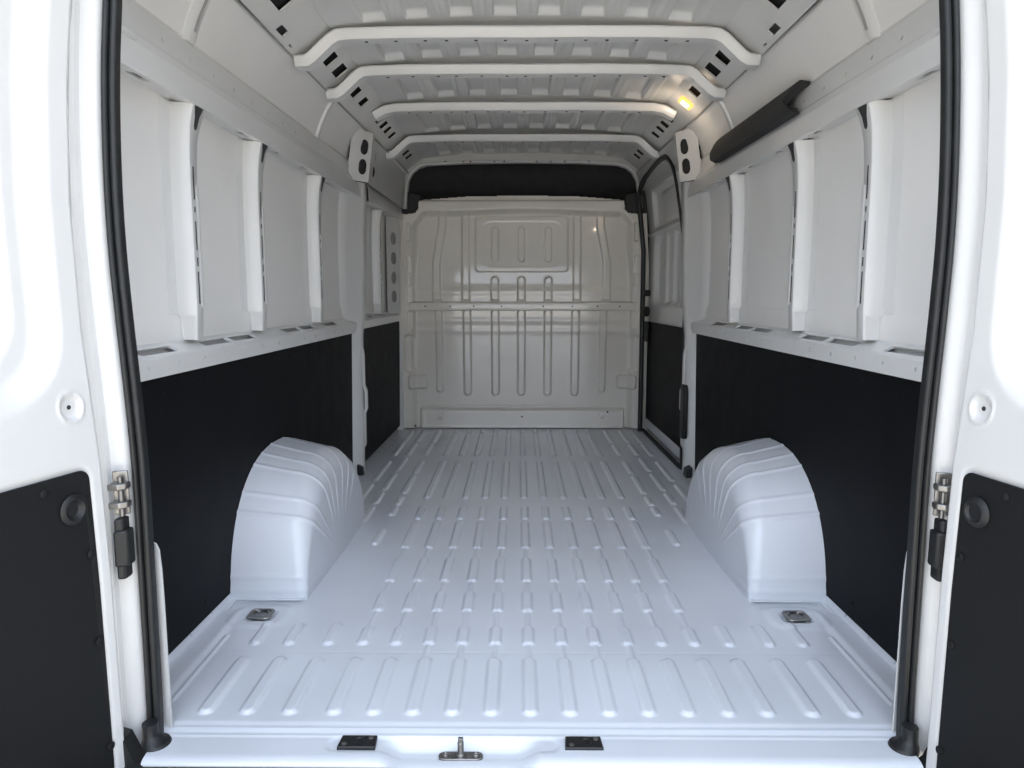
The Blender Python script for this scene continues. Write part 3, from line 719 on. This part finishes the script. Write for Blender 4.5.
# seal loop
lp = [(2.46, 0), (2.48, .4), (2.49, .8), (2.55, 1.24), (2.58, 1.5), (2.62, 1.66), (2.70, 1.75), (2.86, 1.80), (3.20, 1.79), (3.45, 1.755), (3.58, 1.68), (3.62, 1.55), (3.62, 1.2), (3.61, .6), (3.61, 0)]
lpc = catmull(lp, 5)
mb = MB(); mb.tube([(wx(.914 - .06 * min(1, max(0, (z - 1.30) / .5)) - .022 * min(1, max(0, (y - 3.3) / .3)), y), y, z) for y, z in lpc], [.007 + .010 * min(1, max(0, (y - 2.55) / .3)) for y, z in lpc], 12)
o = tag(mb.build('sliding_door_seal', RUBBER), 'black rubber seal loop around the sliding door opening on the right', 'seal')
# sill and step at the foot of the sliding door
mb = MB().loft([[(.905, y, .0), (.905, y, .012), (.93, y, .012), (.93, y, .0)] for y in (2.48, 3.66)]).warp()
struct(mb.build('trim_6', GAPSHADE))
# body side above and in front of the sliding door
mb = MB(); mb.loft([[(x, y, z) for x, z in ((.868, 1.72), (.862, 1.76), (.855, 1.80), (.845, 1.85))] for y in (2.44, 3.0, 3.72)], closed=False)
mb.loft([[(.888, y, z) for z in (0, .8)] for y in (3.63, 3.72)], closed=False, caps=False)
mb.warp(); mb.loft([[(x, y, z) for x, z in ((1.035, -.42), (1.035, 1.2), (1.01, 1.55), (.93, 1.90), (.84, 2.07))] for y in (2.45, 4.3)], closed=False, caps=False)
struct(mb.build('trim_7', ROOFM))
mb = MB().loft([[(x, y, z) for x, z in ((1.035, -.42), (1.035, 1.2), (1.01, 1.55), (.93, 1.90), (.84, 2.07))] for y in (3.70, 4.3)], closed=False, caps=False).mir(-1)
struct(mb.build('trim_8', ROOFM))
# rollers / hinges seen in front of the seal
for z, h in ((.98, .05), (.87, .07), (.70, .09)):
    pass
mb = MB().box(.868, .888, 3.50, 3.58, .66, .80).build('seal_latch', PLAST, o, bevel=.006)
mb = MB(); mb.lathe((.862, 3.52, .87), (-1, -.3, 0), [(.035, -.02), (.035, .01), (.02, .02), (0, .02)], 16); mb.lathe((.866, 3.5, 1.0), (-1, -.3, 0), [(.022, -.02), (.022, .01), (.012, .02), (0, .02)], 16)
mb.build_each(2, 'buffer', PLAST, o)
tag(MB().loft([[(.886, 2.33 + e_, z), (.886, 2.40, z), (.90, 2.42, z), (.915, 2.33 + e_, z)] for z, e_ in ((.20, .01), (.22, 0), (.46, 0), (.50, .02))]).warp().build('door_lock_box', PLAST, bevel=.006), 'black plastic lock block low on the right body pillar', 'lock block')
tag(MB().loft([[(.93, y, .0), (.895, y, .0), (.90, y, .045), (.93, y, .06)] for y in (2.30, 2.335)]).warp().mir(-1).build('pillar_foot_pad', PLAST, bevel=.004), 'small black pad at the foot of the left body pillar', 'pad')
tag(MB().loft([[(.93, y, .0), (.895, y, .0), (.90, y, .045), (.93, y, .06)] for y in (2.26, 2.335)]).warp().build('pillar_foot_pad', PLAST, bevel=.004), 'small black pad at the foot of the right body pillar', 'pad')
# black side trims beside the bulkhead shoulders
for s in (-1, 1):
    tag(MB().loft([[(s * .74, y, 1.56), (s * .74, y, 1.70), (s * .90, y, 1.74), (s * .90, y, 1.56)] for y in (3.735, 3.77)]).build('shoulder_trim', PLAST, bevel=.004), 'black trim filling the gap above the %s shoulder of the bulkhead' % SIDE[s], 'trim')

# ---------------------------------------------------------------- dome lamp on the right cant rail
fnc = lambda y, b, d: (.850 - .138 * b + .0 + d * -.60, y, 1.855 + .107 * b - d * .79)
def cantpad(y0, y1, b0, b1, d0, d1, taper=0):
    return MB().loft([[fnc(y0 + k, b0 + k * 5, d), fnc(y1 - k, b0 + k * 5, d), fnc(y1 - k, b1 - k * 5, d), fnc(y0 + k, b1 - k * 5, d)] for d, k in ((d0, 0), (d1, taper))])
e = empty('load_area_lamp', fnc(2.04, .54, 0)); tag(e, 'small glowing rectangular lamp with amber rim on the right roof edge', 'lamp')
cantpad(2.012, 2.094, .30, .74, -.004, .010, .004).build('amber_bezel', AMBER, e, bevel=.002)
cantpad(2.032, 2.074, .40, .64, .008, .014, .003).build('lens', LAMP, e, bevel=.002)
ll = bpy.data.lights.new('lamp_light', 'POINT'); ll.energy = .22; ll.color = (1, .80, .58); ll.shadow_soft_size = .02
lo = bpy.data.objects.new('lamp_light', ll); COL.objects.link(lo); lo.location = fnc(2.053, .52, .10)

# ---------------------------------------------------------------- black foam pad clipped on the right rail
def foam_sec(y, k):
    sec = [(.935, 1.70), (.900, 1.705), (.882, 1.690), (.872, 1.655), (.876, 1.605), (.890, 1.590), (.905, 1.596), (.897, 1.615), (.893, 1.645), (.905, 1.672), (.935, 1.688)]
    c = (.900, 1.65); return [(c[0] + (x - c[0]) * k, y, c[1] + (z - c[1]) * k) for x, z in sec]
mb = MB(); rings = [foam_sec(1.98, .45), foam_sec(1.90, .85), foam_sec(1.84, 1)] + [foam_sec(y, 1) for y in (1.5, 1.2, 1.08)]
last = [(x, y + .09 * math.exp(-((z - 1.650) / .022) ** 2), z) for x, y, z in foam_sec(.95, 1)]
rings.append(last); mb.loft(rings).warp()
tag(mb.build('foam_guard', FABRIC, bevel=.003), 'long black padded guard clipped along the right roof rail', 'padded guard')

# ---------------------------------------------------------------- rear doors
def door_x(z): return np.interp(z, [-.15, 0, .4, .66, .92, 1.18, 1.40, 1.56, 1.8], [.0, .0, .002, .008, .026, .030, .018, -.002, -.05])
for s, ang in ((-1, 15), (1, 9)):
    E0 = np.array((s * (.885 if s < 0 else .850), -.12)); dv = np.array((s * math.sin(R(ang)), -math.cos(R(ang)))); nv = np.array((-s * math.cos(R(ang)), -math.sin(R(ang))))   # nv: towards the inside face's viewer
    T0, T1, Zb, Zt = -.022, .74, -.16, 1.86
    cz = lambda z: door_x(z)
    def P(T, Z, H):
        c = door_x(Z)
        return E0[0] + dv[0] * T + nv[0] * H + s * c, E0[1] + dv[1] * T + nv[1] * H, Z
    def dh(T, Z):
        H = np.zeros_like(T)
        H += -.030 * rrect(T, Z, .062, .70, .805, 1.72, .13, .055)
        H += -.020 * rrect(T, Z, .125, .64, .87, 1.66, .09, .03)
        H += -.006 * rrect(T, Z, .02, .72, -.12, .655, .03, .012)
        r = np.hypot(T - .044, Z - .776); H += -.006 * sst(r - .022, .012) + .004 * sst(np.abs(r - .028) - .002, .006)
        H += -.016 * sst(T + .012, .016)
        return H
    A = np.concatenate([np.linspace(T0, .30, 110), np.linspace(.305, T1, 60)])
    d = gridmesh('door_1' if s < 0 else 'door_2', A, np.linspace(Zb, Zt, 330), P, dh, WHITE); struct(d)
    # outer skin and edges of the door
    mb = MB()
    def ring(H, ins=0): return [P(t, z, H) for t, z in [(T0, z) for z in np.linspace(Zb, Zt, 12)] + [(T1, z) for z in np.linspace(Zt, Zb, 12)]]
    mb.loft([ring(-.016), ring(-.055)], caps=False)
    n = 12; mb.loft([[P(T0, z, -.055), P(T1, z, -.055)] for z in np.linspace(Zb, Zt, n)], closed=False, caps=False)
    mb.build('outer_skin', WHITE, d)
    # lower lining with rounded corner
    ol = []
    r0 = .022; tc_, zc_ = .024 + r0, .648 - r0
    for k in range(7):
        a = math.pi - math.pi / 2 * k / 6; ol.append((tc_ + r0 * math.cos(a), zc_ + r0 * math.sin(a)))
    ol += [(.70, .648), (.70, -.10)] + [(.024, z) for z in (-.10, .1, .2, .3, .4, .5)]
    rings = [[P(t, z, h) for t, z in ol] for h in (-.004, .001)]
    mb = MB().loft(rings); ln = mb.build('door_lining', DOORLINE, d, smooth=False, bevel=.0015)
    for t, z in ((.128, .624), (.038, .474), (.036, .286), (.030, .048), (.30, .624), (.5, .624)):
        c = P(t, z, .001); MB().lathe(c, (nv[0], nv[1], 0), [(.0095, 0), (.0095, .0015), (.007, .0035), (0, .004)], 18).build('rivet', DOORLINE, d)
    c = P(.070, .576, .001)
    MB().lathe(c, (nv[0], nv[1], 0), [(.030, 0), (.031, .003), (.027, .007), (.022, .008), (.017, .004), (.012, -.001), (0, -.001)] if s < 0 else [(.030, 0), (.031, .003), (.027, .008), (.020, .011), (.016, .006), (0, .005)], 28).build('bung', PLAST, d)
    c = P(.044, .776, -.0055); MB().lathe(c, (nv[0], nv[1], 0), [(.0045, 0), (.0045, .001), (0, .001)], 14).build('hole', GAPSHADE, d)
    # hinge and check strap on the body frame
    xh = .872 if s < 0 else .862
    hg = MB().loft([[(s * (xh - .008), -.075, z), (s * (xh + .02), -.085, z), (s * (xh + .02), -.09, z), (s * (xh - .010), -.081, z)] for z in (.53, .625)]).build('hinge', STEEL, d, bevel=.003)
    hg['label'] = 'silver steel hinge'
    for z in (.595, .555): MB().loft([[(s * (xh - .014), -.078, z), (s * (xh + .02), -.09, z), (s * (xh + .02), -.112, z), (s * (xh - .004), -.112, z), (s * (xh - .016), -.10, z)] for z in (z - .007, z + .007)]).build('knuckle', STEEL, hg, bevel=.003)
    MB().lathe((s * xh, -.095, .53), (0, 0, 1), [(.006, 0), (.006, .085), (0, .085)], 12).build('pin', DSTEEL, hg)
    ck = MB().loft([[(s * (xh - .010), -.070, z), (s * (xh + .015), -.08, z), (s * (xh + .015), -.112, z), (s * (xh - .012), -.104, z)] for z in (.42, .50)]).build('door_check', PLAST, d, bevel=.005)
    ck['label'] = 'black door check block'
    MB().loft([[(s * (xh - .002), -.070, z), (s * (xh + .015), -.08, z), (s * (xh + .015), -.106, z), (s * (xh - .002), -.100, z)] for z in (.39, .525)]).build('bracket', PLAST, ck, bevel=.005)
    hg.location = ck.location = (0, .014, 0)

# ---------------------------------------------------------------- repeats share a group
GROUPS = {'wall post': 'white wall posts between the side panels', 'roof bow': 'roof bows across the ceiling', 'lashing ring': 'lashing rings in the floor', 'wheel arch': 'pair of wheel arches',
          'contact plate': 'black plates on the rear sill', 'lining panel': 'black lining panels on the walls', 'rail': 'rails high on the side walls', 'ledge': 'slotted ledges above the black lining',
          'edge strip': 'edge strips between floor and lining', 'wall rib': 'short ribs on the upper walls', 'bumper cap': 'bumper corner caps', 'flange': 'upright flanges beside the rear seal',
          'pad': 'black pads at the pillar feet', 'trim': 'black trims at the bulkhead shoulders'}
for o in scene.objects:
    if o.parent is None and o.get('category') in GROUPS: o['group'] = GROUPS[o['category']]
